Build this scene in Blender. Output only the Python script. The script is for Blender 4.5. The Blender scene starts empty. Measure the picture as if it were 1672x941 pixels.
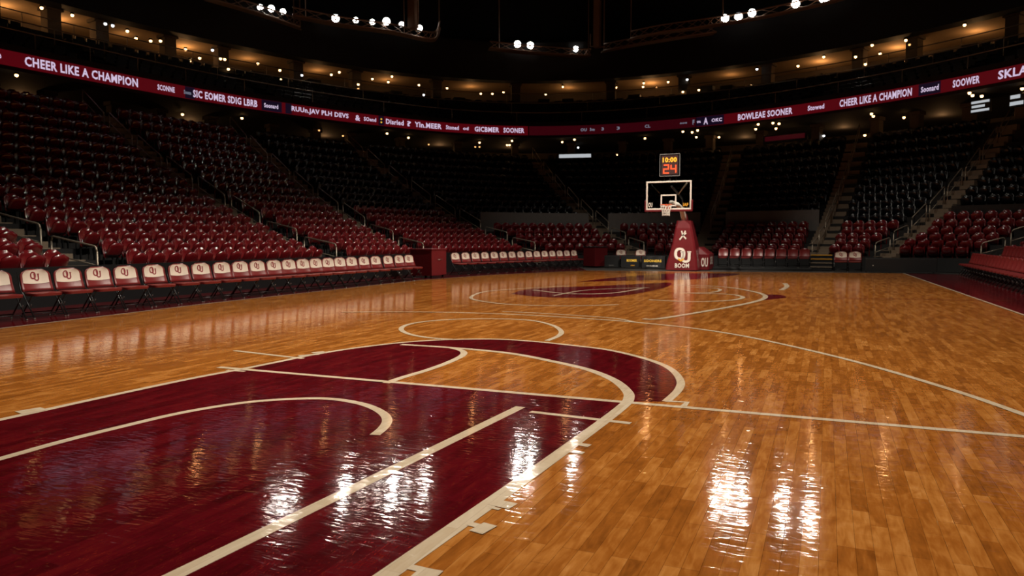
import bpy, bmesh, math, random
from mathutils import Vector, Matrix
random.seed(7)
S = bpy.context.scene
COL = S.collection
W, H, FPX = 1672, 941, 1200.0
PITCH, YAW, CAMZ = math.radians(3.84), math.radians(23.2), 1.5
rad = math.radians

# ------------------------------------------------------------------ camera
cd = bpy.data.cameras.new('camera'); cam = bpy.data.objects.new('camera', cd); COL.objects.link(cam)
cd.sensor_width = 36.0; cd.lens = FPX / W * 36.0; cd.clip_start = 0.05; cd.clip_end = 300
cam.location = (0, 0, CAMZ); cam.rotation_euler = (math.pi/2 - PITCH, 0, YAW)
cd.dof.use_dof = True; cd.dof.focus_distance = 6.5; cd.dof.aperture_fstop = 3.2
S.camera = cam
CM = cam.rotation_euler.to_matrix()
def ray(px, py):
    return (CM @ Vector(((px-W/2)/FPX, -(py-H/2)/FPX, -1.0)))
def at_z(px, py, z=0.0):
    """point of the plane at height z which the photograph shows at this pixel"""
    d = ray(px, py); t = (z-CAMZ)/d.z
    return Vector((d.x*t, d.y*t, z))
def to_px(p):
    q = CM.transposed() @ (Vector(p)-Vector((0, 0, CAMZ)))
    if q.z > -0.1: return (-9999, -9999)
    return (W/2 + q.x/-q.z*FPX, H/2 - q.y/-q.z*FPX)

# ------------------------------------------------------------------ materials
def mat(name, col, rough=0.5, metal=0.0, spec=0.5, coat=0.0, emit=None, estr=1.0, bump=None):
    m = bpy.data.materials.new(name); m.use_nodes = True
    nt = m.node_tree; b = nt.nodes['Principled BSDF']
    b.inputs['Base Color'].default_value = (*col, 1); b.inputs['Roughness'].default_value = rough
    b.inputs['Metallic'].default_value = metal; b.inputs['Specular IOR Level'].default_value = spec
    b.inputs['Coat Weight'].default_value = coat; b.inputs['Coat Roughness'].default_value = 0.07
    if emit:
        b.inputs['Emission Color'].default_value = (*emit, 1); b.inputs['Emission Strength'].default_value = estr
    # procedural wear: small value change from noise
    n = nt.nodes.new('ShaderNodeTexNoise'); n.inputs['Scale'].default_value = (bump or 6.0)
    tc = nt.nodes.new('ShaderNodeTexCoord'); nt.links.new(tc.outputs['Object'], n.inputs['Vector'])
    mx = nt.nodes.new('ShaderNodeMixRGB'); mx.blend_type = 'MULTIPLY'; mx.inputs['Fac'].default_value = 0.5
    mx.inputs['Color1'].default_value = (*col, 1)
    cr = nt.nodes.new('ShaderNodeValToRGB'); cr.color_ramp.elements[0].color = (0.6, 0.6, 0.6, 1)
    cr.color_ramp.elements[1].color = (1.1, 1.1, 1.1, 1)
    nt.links.new(n.outputs['Fac'], cr.inputs['Fac']); nt.links.new(cr.outputs['Color'], mx.inputs['Color2'])
    nt.links.new(mx.outputs['Color'], b.inputs['Base Color'])
    return m

def floor_mat(name, kind):
    """court finish: all of them share the same lacquer relief; only the paint differs"""
    m = bpy.data.materials.new(name); m.use_nodes = True
    nt = m.node_tree; N = nt.nodes; L = nt.links; b = N['Principled BSDF']
    geo = N.new('ShaderNodeNewGeometry')
    sw = N.new('ShaderNodeSeparateXYZ'); L.new(geo.outputs['Position'], sw.inputs[0])
    cb = N.new('ShaderNodeCombineXYZ'); L.new(sw.outputs['Y'], cb.inputs['X']); L.new(sw.outputs['X'], cb.inputs['Y'])
    br = N.new('ShaderNodeTexBrick'); L.new(cb.outputs[0], br.inputs['Vector'])
    br.offset = 0.37; br.offset_frequency = 3; br.squash = 1.0
    br.inputs['Scale'].default_value = 1.0; br.inputs['Brick Width'].default_value = 0.55
    br.inputs['Row Height'].default_value = 0.082; br.inputs['Mortar Size'].default_value = 0.0009
    br.inputs['Mortar Smooth'].default_value = 0.3; br.inputs['Bias'].default_value = 0.0
    br.inputs['Color1'].default_value = (0, 0, 0, 1); br.inputs['Color2'].default_value = (1, 1, 1, 1)
    br.inputs['Mortar'].default_value = (0.4, 0.4, 0.4, 1)
    # grain along the boards
    mp = N.new('ShaderNodeMapping'); mp.inputs['Scale'].default_value = (2.2, 16, 1); L.new(cb.outputs[0], mp.inputs[0])
    gr = N.new('ShaderNodeTexNoise'); gr.inputs['Scale'].default_value = 2.0; gr.inputs['Detail'].default_value = 6; gr.inputs['Distortion'].default_value = 1.0
    L.new(mp.outputs[0], gr.inputs['Vector'])
    fig = N.new('ShaderNodeTexNoise'); fig.inputs['Scale'].default_value = 3.0; fig.inputs['Detail'].default_value = 5; fig.inputs['Distortion'].default_value = 1.5
    mp2 = N.new('ShaderNodeMapping'); mp2.inputs['Scale'].default_value = (1.0, 2.6, 1); L.new(cb.outputs[0], mp2.inputs[0]); L.new(mp2.outputs[0], fig.inputs['Vector'])
    def math_(op, a, c, d=None):
        n = N.new('ShaderNodeMath'); n.operation = op
        for i, v in enumerate((a, c)):
            if isinstance(v, (int, float)): n.inputs[i].default_value = v
            else: L.new(v, n.inputs[i])
        return n.outputs[0]
    bw = N.new('ShaderNodeRGBToBW'); L.new(br.outputs['Color'], bw.inputs[0])
    v = math_('ADD', math_('MULTIPLY', bw.outputs[0], 0.24), math_('MULTIPLY', gr.outputs['Fac'], 0.38))
    v = math_('ADD', v, math_('MULTIPLY', fig.outputs['Fac'], 0.44))
    ramp = N.new('ShaderNodeValToRGB'); L.new(v, ramp.inputs[0]); e = ramp.color_ramp.elements
    if kind == 'wood':
        e[0].position = 0.30; e[0].color = (0.24, 0.072, 0.011, 1)
        e[1].position = 0.82; e[1].color = (0.70, 0.31, 0.085, 1)
        k = ramp.color_ramp.elements.new(0.51); k.color = (0.41, 0.130, 0.019, 1)
        k = ramp.color_ramp.elements.new(0.65); k.color = (0.55, 0.205, 0.040, 1)
    elif kind == 'maroon':
        e[0].position = 0.30; e[0].color = (0.05, 0.0022, 0.004, 1)
        e[1].position = 0.92; e[1].color = (0.19, 0.012, 0.010, 1)
        k = ramp.color_ramp.elements.new(0.6); k.color = (0.115, 0.004, 0.008, 1)
    elif kind == 'white':
        e[0].position = 0.30; e[0].color = (0.66, 0.50, 0.33, 1)
        e[1].position = 0.95; e[1].color = (0.90, 0.76, 0.58, 1)
    else:
        e[0].position = 0.30; e[0].color = (0.33, 0.07, 0.03, 1)
        e[1].position = 0.95; e[1].color = (0.45, 0.10, 0.05, 1)
    seam = N.new('ShaderNodeMixRGB'); seam.blend_type = 'MULTIPLY'
    L.new(br.outputs['Fac'], seam.inputs['Fac']); L.new(ramp.outputs[0], seam.inputs['Color1']); seam.inputs['Color2'].default_value = (0.35, 0.3, 0.28, 1) if kind == 'wood' else (0.7, 0.65, 0.65, 1)
    out = seam.outputs[0]
    if kind == 'maroon':   # worn flecks where the wood shows through the paint
        mp3 = N.new('ShaderNodeMapping'); mp3.inputs['Scale'].default_value = (5, 17, 1); L.new(cb.outputs[0], mp3.inputs[0])
        sc = N.new('ShaderNodeTexNoise'); sc.inputs['Scale'].default_value = 2.5; sc.inputs['Detail'].default_value = 8; sc.inputs['Distortion'].default_value = 3.0
        L.new(mp3.outputs[0], sc.inputs['Vector'])
        r2 = N.new('ShaderNodeValToRGB'); r2.color_ramp.elements[0].position = 0.60; r2.color_ramp.elements[1].position = 0.74
        r2.color_ramp.elements[1].color = (0.4, 0.4, 0.4, 1)
        L.new(sc.outputs['Fac'], r2.inputs[0])
        mx = N.new('ShaderNodeMixRGB'); L.new(r2.outputs[0], mx.inputs['Fac']); L.new(out, mx.inputs['Color1']); mx.inputs['Color2'].default_value = (0.33, 0.05, 0.012, 1)
        out = mx.outputs[0]
    L.new(out, b.inputs['Base Color'])
    # lacquer relief
    w1 = N.new('ShaderNodeTexNoise'); w1.inputs['Scale'].default_value = 8.0; w1.inputs['Detail'].default_value = 1; w1.inputs['Distortion'].default_value = 0.8
    mp4 = N.new('ShaderNodeMapping'); mp4.inputs['Scale'].default_value = (1.5, 0.8, 1); L.new(cb.outputs[0], mp4.inputs[0]); L.new(mp4.outputs[0], w1.inputs['Vector'])
    w2 = N.new('ShaderNodeTexNoise'); w2.inputs['Scale'].default_value = 42.0; w2.inputs['Detail'].default_value = 2; L.new(mp4.outputs[0], w2.inputs['Vector'])
    hgt = math_('ADD', math_('MULTIPLY', w1.outputs['Fac'], 0.0010), math_('MULTIPLY', w2.outputs['Fac'], 0.00012))
    mp5 = N.new('ShaderNodeMapping'); mp5.inputs['Scale'].default_value = (15, 4, 1); L.new(cb.outputs[0], mp5.inputs[0])
    w3 = N.new('ShaderNodeTexNoise'); w3.inputs['Scale'].default_value = 1.3; w3.inputs['Detail'].default_value = 1; w3.inputs['Distortion'].default_value = 1.2; L.new(mp5.outputs[0], w3.inputs['Vector'])
    hgt = math_('ADD', hgt, math_('MULTIPLY', w3.outputs['Fac'], 0.0010))
    hgt = math_('SUBTRACT', hgt, math_('MULTIPLY', br.outputs['Fac'], 0.00025))
    hgt = math_('ADD', hgt, math_('MULTIPLY', bw.outputs[0], 0.0001))
    bp = N.new('ShaderNodeBump'); bp.inputs['Strength'].default_value = 1.0; bp.inputs['Distance'].default_value = 1.0
    L.new(hgt, bp.inputs['Height']); L.new(bp.outputs[0], b.inputs['Normal'])
    rr = N.new('ShaderNodeMapRange'); rr.inputs['To Min'].default_value = 0.055; rr.inputs['To Max'].default_value = 0.085
    L.new(fig.outputs['Fac'], rr.inputs['Value']); L.new(rr.outputs[0], b.inputs['Roughness'])
    b.inputs['Specular IOR Level'].default_value = 0.5
    return m

M = {}
M['wood'] = floor_mat('maple boards', 'wood'); M['maroon_floor'] = floor_mat('maroon court paint', 'maroon')
M['line'] = floor_mat('cream court paint', 'white'); M['red_line'] = floor_mat('red court paint', 'red')
M['concrete'] = mat('dark sealed concrete', (0.035, 0.032, 0.03), 0.55)
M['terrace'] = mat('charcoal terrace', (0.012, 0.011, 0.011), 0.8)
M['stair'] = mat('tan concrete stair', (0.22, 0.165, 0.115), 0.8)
M['black'] = mat('matt black', (0.006, 0.006, 0.007), 0.7)
M['black_gloss'] = mat('black plastic', (0.01, 0.011, 0.012), 0.3)
M['barrier'] = mat('dark barrier panel', (0.007, 0.008, 0.009), 0.4)
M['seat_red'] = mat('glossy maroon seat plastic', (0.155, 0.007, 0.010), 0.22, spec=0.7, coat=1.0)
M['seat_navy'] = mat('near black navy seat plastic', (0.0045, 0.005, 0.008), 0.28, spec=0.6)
M['chair_red'] = mat('maroon chair vinyl', (0.17, 0.013, 0.013), 0.35, spec=0.6)
M['chair_white'] = mat('cream chair cover', (0.72, 0.62, 0.51), 0.5)
M['logo_red'] = mat('maroon print', (0.22, 0.012, 0.02), 0.5)
M['tube'] = mat('black enamelled tube', (0.02, 0.02, 0.021), 0.25, metal=0.5)
M['chrome'] = mat('scuffed chair foot metal', (0.35, 0.34, 0.32), 0.3, metal=0.9)
M['rail'] = mat('brushed handrail metal', (0.42, 0.36, 0.28), 0.38, metal=0.6)
M['pad'] = mat('maroon padding', (0.13, 0.006, 0.010), 0.42)
M['white'] = mat('white paint', (0.75, 0.68, 0.60), 0.45)
M['net'] = mat('white net cord', (0.85, 0.8, 0.72), 0.8)
M['orange'] = mat('orange rim paint', (0.85, 0.13, 0.03), 0.35)
M['yellow'] = mat('yellow print', (0.75, 0.36, 0.03), 0.5)
M['wallgrey'] = mat('grey guard panel', (0.16, 0.155, 0.15), 0.45)
M['column'] = mat('tan concrete column', (0.12, 0.09, 0.065), 0.8)
M['suite'] = mat('tan suite plaster', (0.55, 0.38, 0.22), 0.8)
M['roof'] = mat('black roof deck', (0.008, 0.008, 0.008), 0.9)
M['truss'] = mat('steel with lamp light in colour', (0.34, 0.22, 0.15), 0.5, metal=0.2)  # steel colour raised in place of lamp light falling on the trusses
def emat(name, col, s): return mat(name, (0.02, 0.02, 0.02), 0.4, emit=col, estr=s)
M['led_red'] = emat('led screen red', (0.072, 0.0008, 0.0035), 1.0)
M['led_dim'] = emat('led screen dim red', (0.10, 0.002, 0.010), 0.28)
M['led_black'] = emat('led screen black', (0.01, 0.004, 0.02), 0.5)
M['led_text'] = emat('led text', (0.62, 0.50, 0.68), 1.0)
M['led_grey'] = emat('led text dim', (0.35, 0.38, 0.5), 0.5)
M['led_yellow'] = emat('led yellow', (1.0, 0.55, 0.05), 0.9)
M['clock_y'] = emat('clock yellow', (1.0, 0.42, 0.02), 1.8)
M['clock_r'] = emat('clock red', (1.0, 0.075, 0.015), 2.0)
M['clock_bg'] = emat('clock face', (0.10, 0.008, 0.004), 0.5)
M['lamp'] = emat('spotlight lens', (1.0, 0.93, 0.84), 60)
M['lamp_soft'] = emat('dimmer spotlight lens', (1.0, 0.95, 0.88), 22)
M['lamp_hole'] = mat('lamp centre', (0.05, 0.05, 0.05), 0.5)
M['warm'] = emat('warm downlight', (1.0, 0.55, 0.22), 7)
M['warm_dim'] = emat('dim warm lamp', (1.0, 0.45, 0.15), 2.2)
M['cool'] = emat('cool small lamp', (0.9, 0.95, 1.0), 3.2)
M['screen'] = emat('white screen', (0.8, 0.85, 0.9), 0.55)
gl = bpy.data.materials.new('backboard glass'); gl.use_nodes = True
gb = gl.node_tree.nodes['Principled BSDF']; gb.inputs['Transmission Weight'].default_value = 1.0; gb.inputs['Roughness'].default_value = 0.02; gb.inputs['IOR'].default_value = 1.1
gb.inputs['Base Color'].default_value = (0.9, 0.95, 0.95, 1)
M['glass'] = gl

# ------------------------------------------------------------------ mesh helpers
class MB:
    def __init__(s): s.v = []; s.f = []
    def add(s, vs, fs):
        o = len(s.v); s.v += [tuple(v) for v in vs]; s.f += [tuple(i+o for i in f) for f in fs]; return s
    def box(s, c, d, rot=None):
        cx, cy, cz = c; a, b, e = d[0]/2, d[1]/2, d[2]/2
        k = min(0.012, 0.18*min(d))   # small chamfer on every edge
        vs, idx = [], {}
        for sx in (-1, 1):
            for sy in (-1, 1):
                for sz in (-1, 1):
                    for ax in range(3):
                        p = [sx*(a-k), sy*(b-k), sz*(e-k)]; p[ax] = (sx*a, sy*b, sz*e)[ax]
                        idx[(sx, sy, sz, ax)] = len(vs); vs.append(Vector(p))
        fs = []
        for ax in range(3):
            o1, o2 = [i for i in range(3) if i != ax]
            for sg in (-1, 1):
                loop = []
                for (p, q) in ((-1, -1), (1, -1), (1, 1), (-1, 1)):
                    t = [0, 0, 0]; t[ax] = sg; t[o1] = p; t[o2] = q; loop.append(idx[(*t, ax)])
                fs.append(loop)
            for p in (-1, 1):       # edge chamfers running along ax
                for q in (-1, 1):
                    t1 = [0, 0, 0]; t1[ax] = -1; t1[o1] = p; t1[o2] = q; t2 = t1[:]; t2[ax] = 1
                    fs.append([idx[(*t1, o1)], idx[(*t1, o2)], idx[(*t2, o2)], idx[(*t2, o1)]])
        for sx in (-1, 1):
            for sy in (-1, 1):
                for sz in (-1, 1):
                    fs.append([idx[(sx, sy, sz, i)] for i in range(3)])
        if rot: vs = [rot @ v for v in vs]
        return s.add([(v.x+cx, v.y+cy, v.z+cz) for v in vs], fs)
    def tube(s, pts, r, n=6, closed=False):
        P = [Vector(p) for p in pts]; m = len(P); rings = []
        for i, p in enumerate(P):
            a = P[(i-1) % m] if (closed or i > 0) else p
            c = P[(i+1) % m] if (closed or i < m-1) else p
            d = (c-a).normalized() if (c-a).length > 1e-9 else Vector((0, 0, 1))
            u = d.cross(Vector((0, 0, 1))) if abs(d.z) < 0.95 else d.cross(Vector((1, 0, 0)))
            u.normalize(); w = d.cross(u)
            rr = r[i] if isinstance(r, (list, tuple)) else r
            rings.append([p + u*math.cos(2*math.pi*k/n)*rr + w*math.sin(2*math.pi*k/n)*rr for k in range(n)])
        vs = [v for q in rings for v in q]; fs = []
        for i in range(m if closed else m-1):
            j = (i+1) % m
            for k in range(n): fs.append((i*n+k, i*n+(k+1) % n, j*n+(k+1) % n, j*n+k))
        if not closed: fs += [tuple(range(n))[::-1], tuple((m-1)*n+k for k in range(n))]
        return s.add(vs, fs)
    def loft(s, a, b, close=False):
        n = len(a); fs = [(i, i+1, n+i+1, n+i) for i in range(n-1)]
        if close: fs.append((n-1, 0, n, 2*n-1))
        return s.add(list(a)+list(b), fs)
    def build(s, name, m, parent=None, smooth=False, recalc=True):
        me = bpy.data.meshes.new(name); me.from_pydata(s.v, [], s.f); me.materials.append(m if not isinstance(m, str) else M[m])
        if recalc:
            bm = bmesh.new(); bm.from_mesh(me); bmesh.ops.recalc_face_normals(bm, faces=bm.faces); bm.to_mesh(me); bm.free()
        if smooth: me.polygons.foreach_set('use_smooth', [True]*len(me.polygons))
        me.update()
        o = bpy.data.objects.new(name, me); COL.objects.link(o)
        if parent: o.parent = parent
        return o
def tag(o, label=None, cat=None, group=None, kind=None):
    if label: o['label'] = label
    if cat: o['category'] = cat
    if group: o['group'] = group
    if kind: o['kind'] = kind
    return o
def empty(name, loc, rz=0, label=None, cat=None, group=None):
    o = bpy.data.objects.new(name, None); COL.objects.link(o); o.location = loc; o.rotation_euler = (0, 0, rz); o.empty_display_size = 0.1
    return tag(o, label, cat, group)
KIDS = {}
def copy_tree(root, loc, rz, label=None, group=None):
    if root.name not in KIDS: KIDS[root.name] = [(c, list(c.children)) for c in root.children]
    r = root.copy(); COL.objects.link(r); r.location = loc; r.rotation_euler = (0, 0, rz)
    if label: r['label'] = label
    if group: r['group'] = group
    for ch, gk in KIDS[root.name]:
        c = ch.copy(); COL.objects.link(c); c.parent = r
        for g in gk:
            d = g.copy(); COL.objects.link(d); d.parent = c
    return r
ORD = ['first', 'second', 'third', 'fourth', 'fifth', 'sixth', 'seventh', 'eighth', 'ninth', 'tenth', 'eleventh', 'twelfth', 'thirteenth', 'fourteenth', 'fifteenth',
       'sixteenth', 'seventeenth', 'eighteenth', 'nineteenth', 'twentieth', 'twenty-first', 'twenty-second', 'twenty-third', 'twenty-fourth', 'twenty-fifth', 'twenty-sixth',
       'twenty-seventh', 'twenty-eighth', 'twenty-ninth', 'thirtieth'] + ['%d-th' % i for i in range(31, 90)]

def catmull(P, t):
    n = len(P)-1; t = max(0.0, min(n-1e-6, t)); i = int(t); u = t-i
    p0, p1, p2, p3 = P[max(0, i-1)], P[i], P[i+1], P[min(n, i+2)]
    f = lambda a, b, c, d: 0.5*((2*b)+(-a+c)*u+(2*a-5*b+4*c-d)*u*u+(-a+3*b-3*c+d)*u**3)
    return Vector([f(p0[k], p1[k], p2[k], p3[k]) for k in range(len(p1))])
def smooth_px(pts, k=6):
    out = []
    for i in range((len(pts)-1)*k+1): out.append(tuple(catmull(pts, i/k)))
    return out

# ------------------------------------------------------------------ 2-D lettering
def text_tris(txt, bold=0.0, cond=1.0):
    cu = bpy.data.curves.new('lettering', 'FONT'); cu.body = txt; cu.size = 1.0; cu.offset = bold; cu.resolution_u = 2
    cu.space_character = 1.08
    o = bpy.data.objects.new('lettering', cu); COL.objects.link(o)
    dg = bpy.context.evaluated_depsgraph_get(); me = bpy.data.meshes.new_from_object(o.evaluated_get(dg))
    v = [(p.co.x*cond, p.co.y) for p in me.vertices]; f = [tuple(p.vertices) for p in me.polygons]
    bpy.data.objects.remove(o); bpy.data.meshes.remove(me); bpy.data.curves.remove(cu)
    x0, x1 = min(a for a, b in v), max(a for a, b in v); y0, y1 = min(b for a, b in v), max(b for a, b in v)
    return [((a-x0)/(x1-x0), (b-y0)/(y1-y0)) for a, b in v], f
def stroke2(pts, w, closed=False):
    P = [Vector(p) for p in pts]; n = len(P); L_, R_ = [], []
    for i in range(n):
        a = P[(i-1) % n] if (closed or i > 0) else P[i]; c = P[(i+1) % n] if (closed or i < n-1) else P[i]
        d = (c-a).normalized(); nn = Vector((-d.y, d.x)); L_.append(P[i]+nn*w/2); R_.append(P[i]-nn*w/2)
    v = L_+R_; f = []
    for i in range(n if closed else n-1):
        j = (i+1) % n; f.append((i, j, n+j, n+i))
    return [tuple(p) for p in v], f
def ou_logo(w=0.13):
    """interlocking letters in a unit box: O upper left, U lower right"""
    vs, fs = [], []
    O = [(0.32+0.25*math.copysign(abs(math.cos(a))**0.8, math.cos(a)), 0.60+0.34*math.copysign(abs(math.sin(a))**0.8, math.sin(a))) for a in [2*math.pi*k/20 for k in range(20)]]
    U = [(0.48, 0.74), (0.48, 0.30)] + [(0.68-0.20*math.cos(a), 0.26-0.20*math.sin(a)) for a in [math.pi*k/8 for k in range(1, 8)]] + [(0.88, 0.30), (0.88, 0.74)]
    for p, c in ((O, True), (U, False)):
        v, f = stroke2(p, w, c); o = len(vs); vs += v; fs += [tuple(i+o for i in q) for q in f]
    for x in (0.48, 0.88):
        o = len(vs); vs += [(x-0.12, 0.70), (x+0.12, 0.70), (x+0.12, 0.79), (x-0.12, 0.79)]; fs.append((o, o+1, o+2, o+3))
    return vs, fs

# ------------------------------------------------------------------ court floor
def ground_poly(name, P, z, m, parent):
    me = bpy.data.meshes.new(name); bm = bmesh.new()
    f = bm.faces.new([bm.verts.new((p[0], p[1], z)) for p in P]); bmesh.ops.triangulate(bm, faces=[f])
    bmesh.ops.recalc_face_normals(bm, faces=bm.faces)
    for f in bm.faces:
        if f.normal.z < 0: f.normal_flip()
    bm.to_mesh(me); bm.free(); me.materials.append(M[m])
    o = bpy.data.objects.new(name, me); COL.objects.link(o); o.parent = parent; return o
def ground_line(name, px, w, z, parent, m='line', curve=True):
    p = smooth_px(px) if (curve and len(px) > 2) else px
    g = [at_z(x, y) for x, y in p]; v, f = stroke2([(q.x, q.y) for q in g], w)
    mb = MB(); mb.add([(a, b, z) for a, b in v], f)
    o = mb.build(name, m, parent)
    for q in o.data.polygons:
        if q.normal.z < 0: q.flip()
    return o
ground = MB().box((-8, 22, -0.06), (90, 90, 0.08)).build('floor', 'concrete'); tag(ground, kind='structure')
left_side = [(-12.75, -12)] + [tuple(at_z(x, y))[:2] for x, y in ((0, 537), (340, 496), (690, 457.5), (800, 449.5), (958, 442))]
right_side = [tuple(at_z(x, y))[:2] for x, y in ((1475, 446.5), (1672, 515))] + [(3.6, 4), (3.7, -12)]
court = ground_poly('floor_court', left_side + right_side, 0.0, 'wood', None); tag(court, kind='structure')
court['label'] = 'glossy orange brown maple court floor'
ap = ground_poly('apron_paint', [(p[0], p[1]) for p in left_side] + [(-12.5, 38.2), (-16, 38.2), (-16, -12)], 0.0005, 'maroon_floor', court)
ap = ground_poly('apron_paint', right_side + [(9, -12), (9, 36), (right_side[0][0]+1.2, right_side[0][1]-.2)], 0.0005, 'maroon_floor', court)
Z1, Z2 = 0.0012, 0.0022
outer = [(-900, 880), (-450, 783), (0, 686), (150, 653), (300, 621), (395, 603), (460, 590), (520, 578), (600, 566), (690, 557), (790, 554), (860, 557), (940, 565), (1000, 573), (1060, 588), (1095, 603), (1111, 622), (1107, 638), (1088, 656)]
inner = [(655, 563), (735, 568), (830, 577), (900, 590), (960, 604), (1000, 620), (1021, 636), (1027, 650), (1012, 668), (940, 722), (840, 794), (740, 864), (630, 941), (380, 1118)]
hook = [(735, 568), (754, 573), (756, 580), (735, 591), (700, 604), (660, 616), (630, 626)]
FT = lambda x: 600 + (x-357)*0.0862
so, si, sh = smooth_px(outer), smooth_px(inner), smooth_px(hook)
lane = [at_z(x, y) for x, y in [q for q in so if q[0] <= 396] + [(x, FT(x)) for x in (430, 630, 1015)] + [q for q in si if q[1] > 662] + [(-900, 1118)]]
ground_poly('lane_paint', lane, Z1, 'maroon_floor', court)
cres = [q for q in so if q[0] >= 396] + [(1027, 656)] + [q for q in si if q[1] <= 652 and q[0] >= 758][::-1] + [q for q in sh if q[1] > 571] + [(430, FT(430))]
ground_poly('crescent_paint', [at_z(x, y) for x, y in cres], Z1, 'maroon_floor', court)
for nm, px, w, cv in (
    ('lane_line', outer, .085, True), ('lane_line', inner, .105, True), ('lane_line', hook, .09, True),
    ('free_throw_line', [(357, 600), (1900, 733)], .085, False),
    ('hash_line', [(383, 573), (495, 586)], .07, False), ('hash_line', [(370, 605), (400, 607)], .05, False),
    ('restricted_arc_line', [(-500, 885), (-200, 805), (0, 750), (100, 722), (200, 697), (300, 674), (400, 658), (480, 652), (540, 652), (590, 660), (620, 672), (632, 685), (627, 698), (612, 711)], .085, True),
    ('diagonal_line', [(80, 1041), (285, 941), (850, 665)], .095, False),
    ('hash_line', [(866, 673), (1030, 692)], .07, False), ('hash_line', [(1086, 655.5), (1122, 657.5), (1115, 665)], .06, False),
    ('hash_line', [(945, 726), (963, 729)], .07, False), ('hash_line', [(925, 737), (953, 741)], .06, False),
    ('lane_block', [(806, 821), (838, 828)], .10, False), ('hash_line', [(800, 829), (816, 833)], .03, False),
    ('hash_line', [(765, 856), (790, 862)], .05, False), ('lane_block', [(778, 861), (800, 867)], .13, False),
    ('hash_line', [(668, 927), (690, 932)], .05, False), ('lane_block', [(676, 938), (712, 945)], .14, False),
    ('lane_block', [(30, 675), (72, 668)], .16, False), ('hash_line', [(488, 582), (520, 579)], .1, False), ('hash_line', [(510, 577), (530, 575)], .1, False),
    ('circle_line', [(740, 555), (700, 552), (668, 546), (655, 538), (668, 530), (710, 524), (780, 521), (860, 523), (900, 531), (916, 541), (912, 549), (893, 557)], .085, True),
    ('three_point_line', [(560, 510), (700, 510), (840, 514), (960, 521), (1040, 527), (1150, 539), (1252, 557), (1400, 592), (1550, 636), (1672, 678), (1950, 780)], .085, True),
    ('arc_line', [(820, 509), (900, 513), (1000, 520), (1038, 527)], .07, True),
    ('arc_line', [(1050, 521), (1075, 521), (1150, 509), (1215, 497), (1247, 488), (1243, 480), (1200, 471), (1150, 467), (1100, 466)], .13, True),
    ('arc_line', [(1060, 490), (1130, 493), (1190, 491), (1213, 486), (1190, 481), (1120, 479)], .12, True),
    ('arc_line', [(1110, 479), (1160, 478), (1176, 474), (1165, 471), (1120, 469)], .10, True),
    ('circle_line', [(930, 467), (835, 473), (790, 477), (769, 486), (785, 492), (840, 498), (930, 500), (1010, 498)], .09, True),
    ('arc_line', [(1281, 463), (1285, 468), (1276, 474)], .15, True),
    ('sideline', [(955, 442), (800, 449.5), (690, 457.5), (340, 496), (0, 537), (-300, 572)], .06, False),
    ('sideline', [(1475, 446.5), (1672, 515), (2000, 628)], .07, False),
    ('baseline', [(960, 443.3), (1200, 444), (1475, 446.7)], .05, False)):
    Z2 += .00012; ground_line(nm, px, w, Z2, court, curve=cv)
ground_line('hash_line', [(1285, 486), (1655, 492)], .07, Z2, court, m='red_line', curve=False)
for i, P in enumerate(([(835, 480), (860, 473), (920, 469), (980, 467), (1060, 463), (1095, 462), (1088, 469), (1050, 478), (1000, 485), (940, 486.5), (880, 485)],
          [(938, 461), (1010, 453), (1090, 447.5), (1205, 447), (1180, 452), (1120, 457), (1000, 459)],
          [(1248, 481), (1275, 482), (1284, 486), (1270, 488), (1238, 491), (1250, 486)])):
    ground_poly('centre_logo_paint', [at_z(x, y) for x, y in smooth_px(P + [P[0]], 4)[:-1]], Z1, 'maroon_floor', court)
ground_line('logo_line', [(870, 474), (930, 480), (1000, 479), (1050, 471)], .10, Z2, court)
ground_line('logo_line', [(905, 483), (960, 474), (1060, 470)], .08, Z2, court)

# ------------------------------------------------------------------ seating bowl
Fp = [(-15.8, -8), (-15.8, 4), (-15.8, 12.6), (-15.8, 21.9), (-15.7, 27.9), (-14.0, 36.6), (-9.0, 39.2), (-6.3, 39.4), (-.7, 38.9), (2.0, 38.2), (6.0, 37.0), (8.1, 31), (8.3, 18), (8.3, 4)]
Bp = [(-31, -8), (-31, 5), (-30.9, 12.6), (-30.3, 23.5), (-29.6, 31.6), (-27.2, 38.8), (-19.6, 50), (-5.9, 50.6), (1.45, 47.3), (8.0, 42.8), (14, 36.5), (17, 27), (18.5, 15), (18.5, 0)]
NR = 16
def zt(n): return 0.38 + 0.25*n + 0.0112*n*n
def P2(t, n):
    f = catmull(Fp, t); b = catmull(Bp, t); return f + (b-f)*(n/NR)
def face_angle(t, n):
    a, b = P2(t-.01, n), P2(t+.01, n); d = (b-a).normalized()
    return math.atan2(-d.x, d.y) - math.pi/2 if False else math.atan2(-d.x, d.y)   # towards the court
TS = [i*0.1 for i in range(131)]
terr = MB()
for n in range(NR+1):
    a = [P2(t, n) for t in TS]; z0 = 0 if n == 0 else zt(n-1); z1 = zt(n)
    terr.loft([(p.x, p.y, z0) for p in a], [(p.x, p.y, z1) for p in a])
    b = [P2(t, n+1) for t in TS] if n < NR else [P2(t, n+9) for t in TS]
    terr.loft([(p.x, p.y, z1) for p in a], [(p.x, p.y, z1) for p in b])
tag(terr.build('floor_terrace', 'terrace', recalc=False), kind='structure')
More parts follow.
